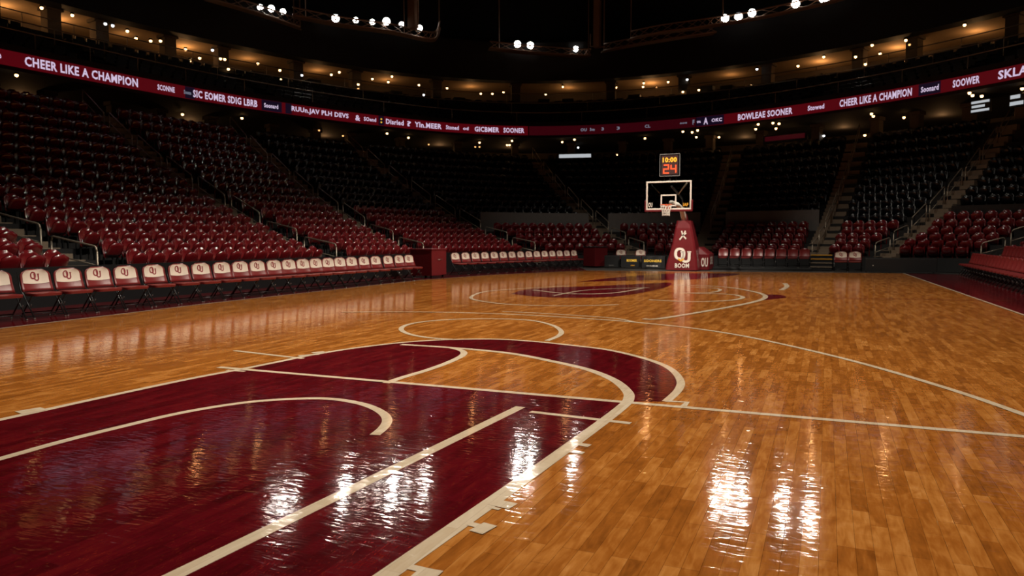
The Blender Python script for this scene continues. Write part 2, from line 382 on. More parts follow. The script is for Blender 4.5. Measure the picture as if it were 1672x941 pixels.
# barrier along the front of the bowl
def strip_wall(name, t0, t1, n, z0, z1, m, thick=0.08, kind='structure', parent=None, push=0.0):
    k = max(2, int((t1-t0)*14)); ts = [t0+(t1-t0)*i/k for i in range(k+1)]
    mb = MB(); rows = []
    for t in ts:
        p = P2(t, n); q = P2(t, n-1 if n > 0 else n+1); d = (P2(t, 1)-P2(t, 0)).normalized()
        rows.append((p-d*(push+thick), p-d*push))
    a0 = [(r[0].x, r[0].y, z0) for r in rows]; a1 = [(r[0].x, r[0].y, z1) for r in rows]
    b0 = [(r[1].x, r[1].y, z0) for r in rows]; b1 = [(r[1].x, r[1].y, z1) for r in rows]
    mb.loft(a0, a1); mb.loft(a1, b1); mb.loft(b1, b0)
    mb.add([a0[0], a1[0], b1[0], b0[0]], [(0, 1, 2, 3)]); mb.add([a0[-1], a1[-1], b1[-1], b0[-1]], [(0, 1, 2, 3)])
    o = mb.build(name, m, parent)
    if kind: o['kind'] = kind
    return o
strip_wall('wall_courtside', 0, 4.93, 0, 0, .88, 'barrier')
strip_wall('wall_courtside', 5.07, 9.0, 0, 0, .62, 'black', push=.02)
strip_wall('wall_courtside', 9.0, 13, 0, 0, .62, 'black', push=.02)
AISLES = [2, 3, 4, 5, 6, 7, 8, 9, 10, 11]
for (a, b) in ((5.12, 5.93), (6.10, 6.9), (7.12, 7.9), ):
    strip_wall('wall_walkway', a, b, 6, zt(5), zt(6)+.75, 'wallgrey', thick=.1)
strip_wall('wall_walkway', 9.15, 9.8, 7, zt(6), zt(7)+.35, 'barrier', thick=.1)

# aisle stairs
AW = 1.15
for ai in AISLES:
    mb = MB()
    for n in range(NR):
        for h in range(2):
            p = P2(ai, n+h*.5); q = P2(ai, n+h*.5+.5); d = (q-p); L = d.length; d.normalize(); s = Vector((-d.y, d.x))*AW/2
            z0 = zt(n); z1 = z0 + (zt(n+1)-zt(n))*(.5*h) + .03
            V = [p-s, p+s, q+s, q-s]
            mb.add([(v.x, v.y, z0-.15) for v in V]+[(v.x, v.y, z1) for v in V], [(4, 5, 6, 7), (0, 1, 5, 4), (1, 2, 6, 5), (3, 0, 4, 7)])
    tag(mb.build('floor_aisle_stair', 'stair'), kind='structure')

# ---- stadium seat, facing local +X
def shell(mb, w, h, base, tilt, curve, th, nu=6, nv=5, cut=0.35):
    """curved plastic panel with rounded top; base = (x, z) of lower edge, tilt = lean backwards"""
    fr, bk = [], []
    for j in range(nv+1):
        v = j/nv
        hw = w/2*(1-0.05*v) if v < 0.72 else w/2*(0.965-0.05*0)*math.sqrt(max(0.0, 1-((v-0.72)/0.28)**2*(1-cut**2)))
        for i in range(nu+1):
            u = -1+2*i/nu
            x = base[0]-math.sin(tilt)*h*v + curve*u*u - 0.025*math.sin(math.pi*v); z = base[1]+math.cos(tilt)*h*v
            fr.append((x, u*hw, z)); bk.append((x-th, u*hw, z))
    n = len(fr); fs = []; r = nu+1
    for j in range(nv):
        for i in range(nu):
            a = j*r+i; fs.append((a, a+1, a+r+1, a+r)); fs.append((n+a, n+a+r, n+a+r+1, n+a+1))
    edge = [i for i in range(r)] + [j*r+nu for j in range(1, nv+1)] + [nv*r+i for i in range(nu-1, -1, -1)] + [j*r for j in range(nv-1, 0, -1)]
    for k in range(len(edge)):
        a, b = edge[k], edge[(k+1) % len(edge)]; fs.append((a, n+a, n+b, b))
    return mb.add(fr+bk, fs)
def seat_parts():
    b = shell(MB(), .48, .52, (-.16, .36), .22, .05, .03)
    p = MB()
    s2 = shell(MB(), .44, .40, (0, 0), 0, .035, .035)
    R = Matrix.Rotation(rad(-62), 3, 'Y')     # tipped up pan
    p.add([tuple(Matrix.Rotation(rad(28), 3, 'Y') @ Vector((-v[0], v[1], v[2])) + Vector((-.10, 0, .40))) for v in s2.v], s2.f)
    k = MB().box((-.2, -.2, .2), (.05, .035, .4)).box((-.2, .2, .2), (.05, .035, .4)).box((-.19, 0, .38), (.06, .42, .05))
    return b, p, k
sb, sp, sk = seat_parts()
def seat_proto(m):
    r = empty('stadium_seat', (0, 0, -50))
    sb.build('backrest', m, r, True); sp.build('seat_pan', m, r, True); sk.build('bracket', 'black_gloss', r)
    return r
proto_r, proto_n = seat_proto('seat_red'), seat_proto('seat_navy')
one = MB(); one.add(sb.v, sb.f); one.add(sp.v, sp.f); one.add(sk.v, sk.f)
spots = []
secs = [(1.2, 2), (2, 3), (3, 4), (4, 5), (5, 6), (6, 7), (7, 8), (8, 9), (9, 10), (10, 11), (11, 12)]
for si_, (ta, tb) in enumerate(secs):
    for n in range(NR):
        if (n == 5 and si_ in (4, 5, 6)) or (n == 6 and si_ == 8): continue
        # arclength table
        K = 60; pts = [P2(ta+(tb-ta)*i/K, n+.55) for i in range(K+1)]; acc = [0]
        for i in range(K): acc.append(acc[-1]+(pts[i+1]-pts[i]).length)
        usable = acc[-1]-AW-.1; cnt = int(usable/.555)
        if cnt < 1: continue
        s0 = (acc[-1]-(cnt-1)*.555)/2; i = 0
        for c in range(cnt):
            s = s0+c*.555
            while i < K-1 and acc[i+1] < s: i += 1
            u = (s-acc[i])/(acc[i+1]-acc[i]); p = pts[i]+(pts[i+1]-pts[i])*u; d = (pts[i+1]-pts[i]).normalized()
            ang = math.atan2(-d.x, d.y)          # left normal rotated: faces the court
            pos = Vector((p.x, p.y, zt(n)))
            X, Y = to_px(pos+Vector((0, 0, .5)))
            if si_ >= 8 and n > 12: continue
            if X < -170 or X > W+170 or Y < 60: continue
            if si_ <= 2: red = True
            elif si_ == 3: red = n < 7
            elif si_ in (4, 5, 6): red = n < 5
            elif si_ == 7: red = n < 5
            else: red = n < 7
            vis = 0 <= X <= W
            spots.append((pos, math.atan2(-d.x, d.y)*0 + math.atan2(d.x*-1, d.y), red, si_, n, c, (pos-cam.location).length, vis, d))
SEC = ['the section nearest the camera', 'the second section behind the sideline chairs', 'the section rising behind the maroon box', 'the dark corner section beside it', 'the far corner section', 'the section left of the hoop',
       'the section right of the hoop', 'the narrow far wedge section', 'the far right corner section', 'the right stand section', 'the right stand near section']
def in_front(d):  # heading of a seat: perpendicular to its row, towards the court
    nrm = Vector((d.y, -d.x)); return math.atan2(nrm.y, nrm.x)
NEAR = sorted([s for s in spots if s[7]], key=lambda s: s[6])[:300]; ids = set(id(s) for s in NEAR); simple = {}
for q, s in enumerate(NEAR):
    pos, _, red, sec, n, c, dist, vis, d = s; rz = in_front(d); colr = 'maroon' if red else 'dark navy'
    lab = ' '.join(('%s tip-up seat, %s row up, %s along, %s' % (colr, ORD[n], ORD[c], SEC[sec])).split()[:16])
    if q < 150:
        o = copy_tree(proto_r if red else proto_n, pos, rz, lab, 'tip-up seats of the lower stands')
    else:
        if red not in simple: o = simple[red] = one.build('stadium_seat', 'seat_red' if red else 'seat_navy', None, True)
        else: o = simple[red].copy(); COL.objects.link(o)
        o.location = pos; o.rotation_euler = (0, 0, rz)
    tag(o, lab, 'stadium seat', 'tip-up seats of the lower stands')
for red, mname, colr in ((True, 'seat_red', 'maroon'), (False, 'seat_navy', 'dark navy')):
    V, Fc = [], []
    for s in spots:
        if s[2] != red or id(s) in ids: continue
        rz = in_front(s[8]); c_, s_ = math.cos(rz), math.sin(rz); o = len(V); p = s[0]
        V += [(p.x+x*c_-y*s_, p.y+x*s_+y*c_, p.z+z) for x, y, z in one.v]; Fc += [tuple(i+o for i in f) for f in one.f]
    mb = MB(); mb.v, mb.f = V, Fc
    o = mb.build('stadium_seating', mname, None, True)
    tag(o, '%s tip-up seats filling the higher rows of the lower stands' % colr, 'seats', kind='stuff')
for pr in (proto_r, proto_n):
    for c in list(pr.children): bpy.data.objects.remove(c)
    bpy.data.objects.remove(pr)

# ---- aisle handrails
def rail_mesh(p, q, h=.92):
    """one inverted-U handrail from p up to q, with a lower bar"""
    u = Vector((0, 0, 1)); P, Q = Vector(p), Vector(q); d = (Q-P).normalized()
    return P, Q, d
RN = {2: 'the aisle nearest the camera', 3: 'the second aisle behind the sideline chairs', 4: 'the aisle rising behind the maroon box', 5: 'the dark corner aisle', 6: 'the far aisle left of the hoop', 7: 'the far aisle behind the hoop',
      8: 'the far aisle with the yellow-edged steps', 9: 'the far right diagonal aisle', 10: 'the right stand aisle', 11: 'the aisle above the right courtside chairs'}
for ai in AISLES:
    k = 0; n = 0.15
    while n < (15 if ai not in (11,) else 9):
        n2 = n+1.7
        if ai == 7 and n < 5: n += 2.6; continue
        a, b = P2(ai, n), P2(ai, n2); d2 = (b-a).normalized(); side = Vector((-d2.y, d2.x))*(.42 if ai in (2, 3, 4, 5) else 0.0)
        z0, z1 = zt(int(n))+.03, zt(int(n2))+.03
        A = Vector((a.x, a.y, z0))+side.to_3d(); B = Vector((b.x, b.y, z1))+side.to_3d()
        if -150 < to_px(A)[0] < W+150:
            r = empty('handrail', A, 0, 'pale metal handrail, %s from the bottom of %s' % (ORD[k], RN[ai]), 'handrail', 'aisle handrails'); k += 1
            D = B-A; u = Vector((0, 0, .9)); rnd = D.normalized()*.09
            MB().tube([u*.86, u*.97+rnd*.4, u+rnd, D+u-rnd, D+u*.97-rnd*.4, D+u*.86], .024).build('top_rail', 'rail', r, True)
            MB().tube([u*.5, D+u*.5], .016).build('lower_bar', 'rail', r, True)
            MB().tube([(0, 0, -.02), u*.87], .024).build('post', 'rail', r, True)
            MB().tube([D+Vector((0, 0, -.02)), D+u*.87], .024).build('post', 'rail', r, True)
        n = n2+.4

# ------------------------------------------------------------------ upper deck, ribbon board, suites, roof
rib_px = [(-260, 38), (-130, 66), (0, 92), (150, 121), (230, 137), (300, 151), (420, 172), (600, 197), (740, 212), (862, 220), (1010, 212), (1150, 200), (1270, 186), (1400, 166), (1530, 144), (1672, 116), (1800, 88), (1960, 50)]
ZR = 8.9
RP = [at_z(x, y, ZR).to_2d() for x, y in rib_px]
# light smoothing so the fascia runs in one sweep
for _ in range(2): RP = [RP[0]] + [(RP[i-1]+RP[i]*2+RP[i+1])/4 for i in range(1, len(RP)-1)] + [RP[-1]]
NK = len(RP)-1; ST = [i/10 for i in range(NK*10+1)]
RC = [catmull(RP, t) for t in ST]; RS = [0]
for i in range(len(RC)-1): RS.append(RS[-1]+(RC[i+1]-RC[i]).length)
RNrm = []
for i in range(len(RC)):
    d = (RC[min(i+1, len(RC)-1)]-RC[max(i-1, 0)]).normalized(); RNrm.append(Vector((-d.y, d.x)))   # outwards (away from court)
if (RC[len(RC)//2]+RNrm[len(RC)//2]).length < RC[len(RC)//2].length: RNrm = [-n for n in RNrm]
def rib_at(s):
    lo, hi = 0, len(RS)-1
    while hi-lo > 1:
        m = (lo+hi)//2
        if RS[m] <= s: lo = m
        else: hi = m
    u = (s-RS[lo])/(RS[hi]-RS[lo]); return RC[lo].lerp(RC[hi], u), RNrm[lo].lerp(RNrm[hi], u).normalized()
def s_of_px(x):
    best = min(range(len(RC)), key=lambda i: abs(to_px((RC[i].x, RC[i].y, ZR))[0]-x)); s = RS[best]
    for _ in range(30):
        p, _n = rib_at(s); e = x-to_px((p.x, p.y, ZR))[0]; s = max(0.01, min(RS[-1]-.01, s+e*0.03))
    return s
def ring(off, z, i0=0, i1=None): return [(RC[i].x+RNrm[i].x*off, RC[i].y+RNrm[i].y*off, z) for i in range(i0, (i1 or len(RC)))]
# deck structure
dk = MB()
dk.loft(ring(0.12, 8.45), ring(0.12, 9.5)); dk.loft(ring(0.12, 8.45), ring(13, 8.45))
for k in range(7):
    z = 9.25+.40*k
    dk.loft(ring(.12 if k == 0 else .3+.9*k, z+.0), ring(1.2+.9*k, z)); dk.loft(ring(1.2+.9*k, z), ring(1.2+.9*k, z+.4))
dk.loft(ring(7.5, 12.05), ring(13, 12.05))
tag(dk.build('floor_upper_deck', 'terrace', recalc=False), kind='structure')
tag(MB().loft(ring(6.4, 13.62), ring(6.4, 16.5)).loft(ring(6.4, 13.62), ring(7.4, 13.62)).build('wall_suite_fascia', 'black', recalc=False), kind='structure')
tag(MB().loft(ring(7.4, 13.75), ring(11.4, 13.55)).build('ceiling_suite', 'suite', recalc=False), kind='structure')
tag(MB().loft(ring(11.4, 12.05), ring(11.4, 13.7)).build('wall_suite_back', 'column', recalc=False), kind='structure')
tag(MB().loft(ring(9.5, 6.5), ring(9.5, 8.5)).build('wall_concourse', 'column', recalc=False), kind='structure')
tag(MB().loft(ring(13, 6), ring(13, 22)).build('wall_outer', 'roof', recalc=False), kind='structure')
tag(MB().box((-6, 26, 22.2), (80, 90, .4)).build('ceiling', 'roof'), kind='structure')
tag(MB().box((-6, -19, 11), (80, .4, 22)).build('wall_rear', 'roof'), kind='structure')

# ribbon board
def ribbon(name, x0, x1, m, label):
    s0, s1 = s_of_px(x0), s_of_px(x1); k = max(2, int((s1-s0)/.5)); f, b = [], []
    for i in range(k+1):
        p, n = rib_at(s0+(s1-s0)*i/k); f.append(p); b.append(p+n*.1)
    mb = MB(); g = lambda P, z: [(p.x, p.y, z) for p in P]; lo, hi = ZR-.30, ZR+.30
    mb.loft(g(f, lo), g(f, hi)); mb.loft(g(f, hi), g(b, hi)); mb.loft(g(b, hi), g(b, lo)); mb.loft(g(b, lo), g(f, lo))
    return tag(mb.build(name, m, recalc=False), label, 'led board')
def rib_text(parent, txt, x0, x1, h=.36, m='led_text', dz=0, bold=.03, off=.012):
    s0, s1 = s_of_px(x0), s_of_px(x1); v, f = text_tris(txt, bold)
    V = []
    for a, b in v:
        p, n = rib_at(s0+(s1-s0)*a); V.append((p.x-n.x*off, p.y-n.y*off, ZR+dz-h/2+b*h))
    MB().add(V, f).build('lettering', m, parent, recalc=False)
def rib_patch(parent, x0, x1, z0, z1, m, off=.006, name='screen_patch'):
    s0, s1 = s_of_px(x0), s_of_px(x1); a, b = [], []
    for i in range(5):
        p, n = rib_at(s0+(s1-s0)*i/4); a.append((p.x-n.x*off, p.y-n.y*off, ZR+z0)); b.append((p.x-n.x*off, p.y-n.y*off, ZR+z1))
    MB().loft(a, b).build(name, m, parent, recalc=False)
ra = ribbon('ribbon_board', -230, 862, 'led_red', 'long lit red ribbon screen along the left balcony, CHEER LIKE A CHAMPION at its end')
rb = ribbon('ribbon_board', 864, 1135, 'led_dim', 'dim dark red ribbon screen on the far balcony behind the hoop')
rc = ribbon('ribbon_board', 1137, 1930, 'led_red', 'lit red ribbon screen along the right balcony')
rib_patch(rc, 1137, 1182, -.29, .29, 'led_black')
for a, b in ((327, 342), (427, 460), (466, 476)): rib_patch(ra, a-25 if a < 330 else a, b-24 if a < 330 else b, -.29, .29, 'led_black')
rib_patch(ra, 427, 456, -.29, .29, 'led_black')
rib_patch(ra, 618, 627, -.29, .29, 'led_black'); rib_patch(rc, 1500, 1536, -.29, .29, 'led_black')
for txt, x0, x1, h, m in (('CHEER LIKE A CHAMPION', 40, 225, .40, 'led_text'), ('SCONNE', 257, 285, .27, 'led_text'), ('SIC EOMER SDIG LBRB', 315, 420, .38, 'led_text'), ('Soone', 300, 312, .2, 'led_grey'),
                       ('Soonard', 431, 454, .24, 'led_text'), ('RUUn.JAV PLH DEVS', 476, 569, .36, 'led_text'), ('&', 580, 588, .34, 'led_text'), ('SOend', 594, 614, .24, 'led_text'), (':', 621, 624, .3, 'led_yellow'), ('Disried', 630, 659, .32, 'led_text'), ('?', 664, 671, .34, 'led_text'),
                       ('YIn.MEER', 677, 721, .34, 'led_text'), ('Stoned', 728, 749, .28, 'led_text'), ('od', 756, 765, .22, 'led_text'), ('GICBMER', 775, 815, .34, 'led_text'), ('SOONER', 822, 856, .34, 'led_text'), ('e', -8, 2, .2, 'led_text')):
    rib_text(ra, txt, x0, x1, h, m)
for txt, x0, x1, h in (('OU', 948, 958, .2), ('3m', 963, 971, .2), ('3', 982, 986, .2), ('3', 1007, 1012, .2), ('CL', 1053, 1062, .2), ('ooo', 1110, 1122, .1)): rib_text(rb, txt, x0, x1, h, 'led_grey')
for txt, x0, x1, h, m in (('F', 1130+1, 1134, .3, 'led_grey'), ('tra', 1138, 1144, .16, 'led_text'), ('A', 1149, 1156, .42, 'led_text'), ('OKC', 1162, 1179, .22, 'led_text'), ('BOWLEAE SOONER', 1205, 1294, .38, 'led_text'), ('Stowed', 1319, 1346, .28, 'led_text'),
                       ('CHEER LIKE A CHAMPION', 1371, 1489, .40, 'led_text'), ('Soonard', 1504, 1533, .28, 'led_text'), ('SOOWER', 1556, 1600, .36, 'led_text'), ('SKLAHOMA', 1630, 1745, .40, 'led_text')):
    rib_text(rc if x0 > 1136 else rb, txt, x0, x1, h, m)

# upper deck seats (seen as black rows) and rails
V, Fc = [], []
lowp = MB().box((-.1, 0, .35), (.08, .46, .6)).box((.08, 0, .3), (.3, .44, .08))
for k in range(6):
    s = 1.0
    while s < RS[-1]-1:
        p, n = rib_at(s); q = p+n*(.85+.9*k); ang = math.atan2(-n.y, -n.x)
        if (s % 9.0) > 1.3:
            c_, s_ = math.cos(ang), math.sin(ang); o = len(V)
            V += [(q.x+x*c_-y*s_, q.y+x*s_+y*c_, 9.25+.4*k+z) for x, y, z in lowp.v]; Fc += [tuple(i+o for i in f) for f in lowp.f]
        s += .58
mb = MB(); mb.v, mb.f = V, Fc
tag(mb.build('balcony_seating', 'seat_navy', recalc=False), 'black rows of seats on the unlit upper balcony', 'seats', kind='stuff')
for k, (off, z, what) in enumerate(((.25, 10.15, 'lowest long handrail along the front of the upper balcony'), (3.0, 11.3, 'middle long handrail across the upper balcony rows'), (5.7, 12.5, 'highest long handrail at the back of the upper balcony'))):
    r = empty('balcony_rail', (0, 0, 0), 0, what, 'handrail')
    MB().tube(ring(off, z)[::4], .03, 5).build('top_rail', 'rail', r, True)
    mb = MB()
    for i in range(0, len(RC), 8):
        x, y, _ = ring(off, z)[i]; mb.tube([(x, y, z-.85), (x, y, z)], .022, 5)
    tag(mb.build('posts', 'rail', r), kind='stuff')

# columns of concourse and suites
cols_s = []
def column(s, off, z0, z1, w, label, grp):
    p, n = rib_at(s); q = p+n*off; a = math.atan2(n.y, n.x)
    mb = MB(); R = Matrix.Rotation(a, 3, 'Z')
    mb.box((q.x, q.y, (z0+z1)/2), (w, w, z1-z0), R); mb.box((q.x, q.y, z1-.12), (w*1.3, w*1.3, .2), R)
    o = mb.build('column', 'column'); return tag(o, kind='structure')
for x in (-60, 50, 146, 250, 318, 397, 492, 560, 612, 690, 770, 850, 925, 1000, 1065, 1130, 1205, 1290, 1380, 1440, 1520, 1600, 1690):
    column(s_of_px(x), 3.4, 6.9, 8.47, .5, '', '')
SUITE_COL = [-120, 30, 140, 232, 300, 395, 470, 580, 665, 765, 858, 968, 1060, 1175, 1300, 1375, 1512, 1600, 1720]
for x in SUITE_COL: column(s_of_px(x), 7.9, 12.05, 13.75, .7, '', '')
# partition and dark counter in each suite, and its lamps
def point(loc, e, col, r=.1):
    l = bpy.data.lights.new('suite_light', 'POINT'); l.energy = e; l.color = col; l.shadow_soft_size = r
    o = bpy.data.objects.new('suite_light', l); COL.objects.link(o); o.location = loc; return o
random.seed(11)
for i in range(len(SUITE_COL)-1):
    xa, xb = SUITE_COL[i], SUITE_COL[i+1]; sa, sb_ = s_of_px(xa), s_of_px(xb)
    p, n = rib_at((sa+sb_)/2); q = p+n*9.3; lit = 1.0 if i not in (0, 4, 8, 12) else .45
    point((q.x, q.y, 13.1), 28*lit*(.45+1.1*random.random()), (1.0, .52, .20))
    # counter with stools silhouette
    mb = MB()
    for k in range(int((sb_-sa-1.9)/1.1)):
        p2, n2 = rib_at(sa+1.25+k*1.1); w = p2+n2*(8.2+.4*random.random()); hh = .35+.35*random.random()
        mb.box((w.x, w.y, 12.05+hh/2), (.7, .9, hh), Matrix.Rotation(math.atan2(n2.y, n2.x), 3, 'Z'))
    if mb.v: tag(mb.build('suite_furniture', 'black'), 'dark low counters and stools in the suite bay %s from the left' % ORD[i], 'furniture', 'suite furniture')
# small lamps: (x, y, warm/cool, size)
small = [(68, 13, 'w'), (118, 25, 'w'), (172, 39, 'c'), (184, 42, 'c'), (208, 51, 'w'), (222, 63, 'w'), (246, 67, 'w'), (262, 67, 'w'), (303, 81, 'w'), (347, 82, 'c'), (310, 99, 'w'), (326, 95, 'w'), (360, 96, 'w'), (367, 97, 'w'), (373, 113, 'w'),
         (421, 104, 'w'), (457, 115, 'w'), (458, 130, 'w'), (493, 123, 'c'), (541, 122, 'w'), (554, 118, 'w'), (585, 138, 'w'), (608, 129, 'w'), (640, 125, 'w'), (634, 134, 'w'), (585, 145, 'd'), (678, 163, 'w'), (692, 155, 'c'), (684, 139, 'w'), (730, 144, 'w'), (785, 153, 'w'), (804, 153, 'w'), (822, 151, 'w'),
         (527, 144, 'd'), (535, 147, 'd'), (513, 150, 'd'), (919, 142, 'w'), (891, 154, 'w'), (902, 188, 'w'), (1006, 143, 'w'), (1051, 136, 'w'), (1050, 142, 'w'), (1072, 143, 'd'), (1091, 134, 'w'), (1122, 130, 'c'), (1115, 150, 'w'), (1141, 147, 'w'), (1227, 140, 'w'), (1236, 113, 'c'),
         (1303, 108, 'w'), (1345, 93, 'w'), (1413, 105, 'w'), (1397, 93, 'w'), (1424, 74, 'w'), (1437, 88, 'w'), (1479, 66, 'w'), (1485, 73, 'd'), (1575, 41, 'w'), (1341, 123, 'd'), (1475, 100, 'd'), (1104, 191, 'w')]
lens_ball = {}
def small_lamp(x, y, z, kind, r, label, grp, cat='downlight'):
    p = at_z(x, y, z)
    m = {'w': 'warm', 'c': 'cool', 'd': 'warm_dim'}[kind]
    if (m, r) not in lens_ball:
        mb = MB(); n = 8
        for j in range(4):
            a0, a1 = math.pi*j/4, math.pi*(j+1)/4
            mb.loft([(r*math.sin(a0)*math.cos(2*math.pi*k/n), r*math.sin(a0)*math.sin(2*math.pi*k/n), r*math.cos(a0)) for k in range(n)],
                    [(r*math.sin(a1)*math.cos(2*math.pi*k/n), r*math.sin(a1)*math.sin(2*math.pi*k/n), r*math.cos(a1)) for k in range(n)], True)
        e = empty('ceiling_downlight', p, 0, label, cat, grp)
        mb.build('lens', m, e, True); MB().tube([(0, 0, r*.5), (0, 0, r*1.6)], r*1.1, 8).build('housing', 'black_gloss', e)
        lens_ball[(m, r)] = e; return
    copy_tree(lens_ball[(m, r)], p, 0, label, grp)
for x, y, k in small:
    s = s_of_px(x); p, n = rib_at(s); q = p+n*8.4; dep = to_px((q.x, q.y, 13))[1]
    d = ray(x, y); t = Vector((q.x, q.y)).length/Vector((d.x, d.y)).length; z = CAMZ+d.z*t
    small_lamp(x, y, min(max(z, 9.9), 13.55), k, .085 if k != 'd' else .07, 'tiny %s lamp glowing in the suite level above the ribbon screens' % {'w': 'warm', 'c': 'cool white', 'd': 'dim amber'}[k], '%s lamps of the suite level' % {'w': 'warm', 'c': 'cool', 'd': 'amber'}[k])
low = [(27, 123, 'w'), (298, 187, 'w'), (515, 228, 'c'), (521, 213, 'd'), (632, 218, 'w'), (667, 225, 'w'), (783, 233, 'w'), (783, 240, 'd'), (776, 240, 'd'), (836, 230, 'w'), (828, 237, 'w'), (832, 237, 'w'), (848, 257, 'w'), (938, 228, 'w'), (918, 232, 'w'), (944, 241, 'c'), (955, 253, 'w'), (1007, 253, 'w'), (1018, 254, 'w'), (1053, 226, 'w'), (1115, 215, 'w'), (1130, 216, 'w'), (1137, 224, 'w'), (1139, 213, 'w'), (1174, 224, 'w'), (1238, 203, 'w'), (1234, 211, 'w'), (1262, 201, 'w'), (1272, 202, 'w'), (1267, 210, 'w'), (1280, 225, 'w'), (1292, 222, 'w'), (1423, 186, 'w'), (1426, 190, 'w'), (1476, 192, 'w'), (1412, 221, 'w'), (1415, 227, 'd'), (1345, 222, 'c'), (1583, 152, 'w'), (1588, 156, 'w'), (1603, 157, 'w'), (1669, 145, 'w'), (395, 193, 'w'), (560, 222, 'd'), (700, 236, 'd')]
for x, y, k in low:
    s = s_of_px(x); p, n = rib_at(s); q = p+n*4.5
    d = ray(x, y); t = Vector((q.x, q.y)).length/Vector((d.x, d.y)).length; z = CAMZ+d.z*t
    small_lamp(x, y, min(max(z, 7.3), 8.3), k, .075 if k != 'd' else .06, 'tiny %s lamp glowing in the concourse below the ribbon screens' % {'w': 'warm', 'c': 'cool white', 'd': 'dim amber'}[k], '%s lamps of the concourse' % {'w': 'warm', 'c': 'cool', 'd': 'amber'}[k])
for x in (150, 400, 600, 760, 850, 1160, 1300, 1440, 1640):
    p, n = rib_at(s_of_px(x)); q = p+n*6.0; point((q.x, q.y, 8.0), 22, (1.0, .5, .2))
# concourse signs and screens
def wall_screen(x0, x1, z0, z1, off, m, label, bars=3):
    s0, s1 = s_of_px(x0), s_of_px(x1); p0, n0 = rib_at(s0); p1, n1 = rib_at(s1); a, b = p0+n0*off, p1+n1*off
    d = (b-a); c = (a+b)/2; R = Matrix.Rotation(math.atan2(d.y, d.x), 3, 'Z')
    r = empty('wall_screen', (c.x, c.y, z0), math.atan2(d.y, d.x), label, 'screen'); h = z1-z0
    MB().box((0, 0, h/2), (d.length, .1, h)).build('frame', 'black_gloss', r)
    mb = MB()
    for k in range(bars): mb.box((d.length*(-.1*(k % 2)), -.06, h*(k+.6)/bars), (d.length*(.9-.25*(k % 2)), .02, h/bars*.55))
    mb.build('display', m, r)
wall_screen(908, 962, 7.05, 7.5, 1.6, 'screen', 'pale lit sign on the far concourse left of the hoop', 1)
wall_screen(1566, 1598, 7.5, 8.1, 1.0, 'screen', 'white menu screen on the right concourse, beside another', 3)
wall_screen(1628, 1652, 7.5, 8.1, 1.0, 'screen', 'white menu screen at the far right end of the concourse', 2)
wall_screen(-6, 24, 7.3, 7.75, 1.2, 'screen', 'white lit sign at the left end of the concourse', 1)
wall_screen(1230, 1300, 7.3, 7.8, 1.4, 'led_dim', 'dim red sign on the right concourse under the ribbon screen', 1)

# ------------------------------------------------------------------ spotlights on rigs
ZL = 15.6
lamps = [(548, 30, 1), (581, 33, 0), (608, 36, 0), (631, 35, 1), (656, 40, 0), (685, 46, .5), (425, 12, 0), (443, 14, .5), (462, 19, 0), (845, 72, 1), (866, 74, 1), (940, 80, .5), (1184, 30, 1), (1206, 27, 1), (1228, 21, 1), (1299, 6, 1), (1345, -2, 1)]
pw = {548: 'at the left end of the long central rig', 581: 'second on the long central rig', 608: 'third on the long central rig', 631: 'brightest in the middle of the long central rig', 656: 'fifth on the long central rig', 685: 'at the right end of the long central rig',
      425: 'first on the short rig at top left', 443: 'middle on the short rig at top left', 462: 'last on the short rig at top left', 845: 'left of the bright pair above the far corner', 866: 'right of the bright pair above the far corner', 940: 'alone between the pair and the hanging mast',
      1184: 'left of the bright trio right of the mast', 1206: 'middle of the bright trio right of the mast', 1228: 'right of the bright trio right of the mast', 1299: 'left of the top right pair', 1345: 'cut by the top edge, right of the top right pair'}
BEAMS = []
for x, y, br in lamps:
    p = at_z(x, y, ZL); aim = (Vector((-3, 9, 0))-p).normalized()
    r = empty('spotlight', p, 0, '%s round arena spotlight, %s' % ('dazzling' if br == 1 else 'white', pw[x]), 'spotlight', 'arena spotlights')
    q = aim.to_track_quat('Z', 'Y').to_matrix()
    R0 = .23 if br == 1 else (.19 if br else .17)
    def cyl(r0, r1, z0, z1, n=16):
        return MB().loft([q @ Vector((r0*math.cos(2*math.pi*k/n), r0*math.sin(2*math.pi*k/n), z0)) for k in range(n)], [q @ Vector((r1*math.cos(2*math.pi*k/n), r1*math.sin(2*math.pi*k/n), z1)) for k in range(n)], True)
    h = cyl(R0+.03, R0+.05, -.1, .04); g = cyl(.12, R0+.03, -.5, -.1); h.add(g.v, g.f); h.build('housing', 'black_gloss', r)
    n = 20; MB().add([q @ Vector((R0*math.cos(2*math.pi*k/n), R0*math.sin(2*math.pi*k/n), .0)) for k in range(n)], [tuple(range(n))]).build('lens', 'lamp' if br else 'lamp_soft', r)
    if br == 0: MB().add([q @ Vector((.05*math.cos(2*math.pi*k/8), .05*math.sin(2*math.pi*k/8), .02)) for k in range(8)], [tuple(range(8))]).build('lamp_cap', 'lamp_hole', r)
    MB().tube([(0, 0, -.05), (0, 0, -.16)], .05).build('yoke', 'truss', r)
    BEAMS.append((p+aim*.12, br, R0))
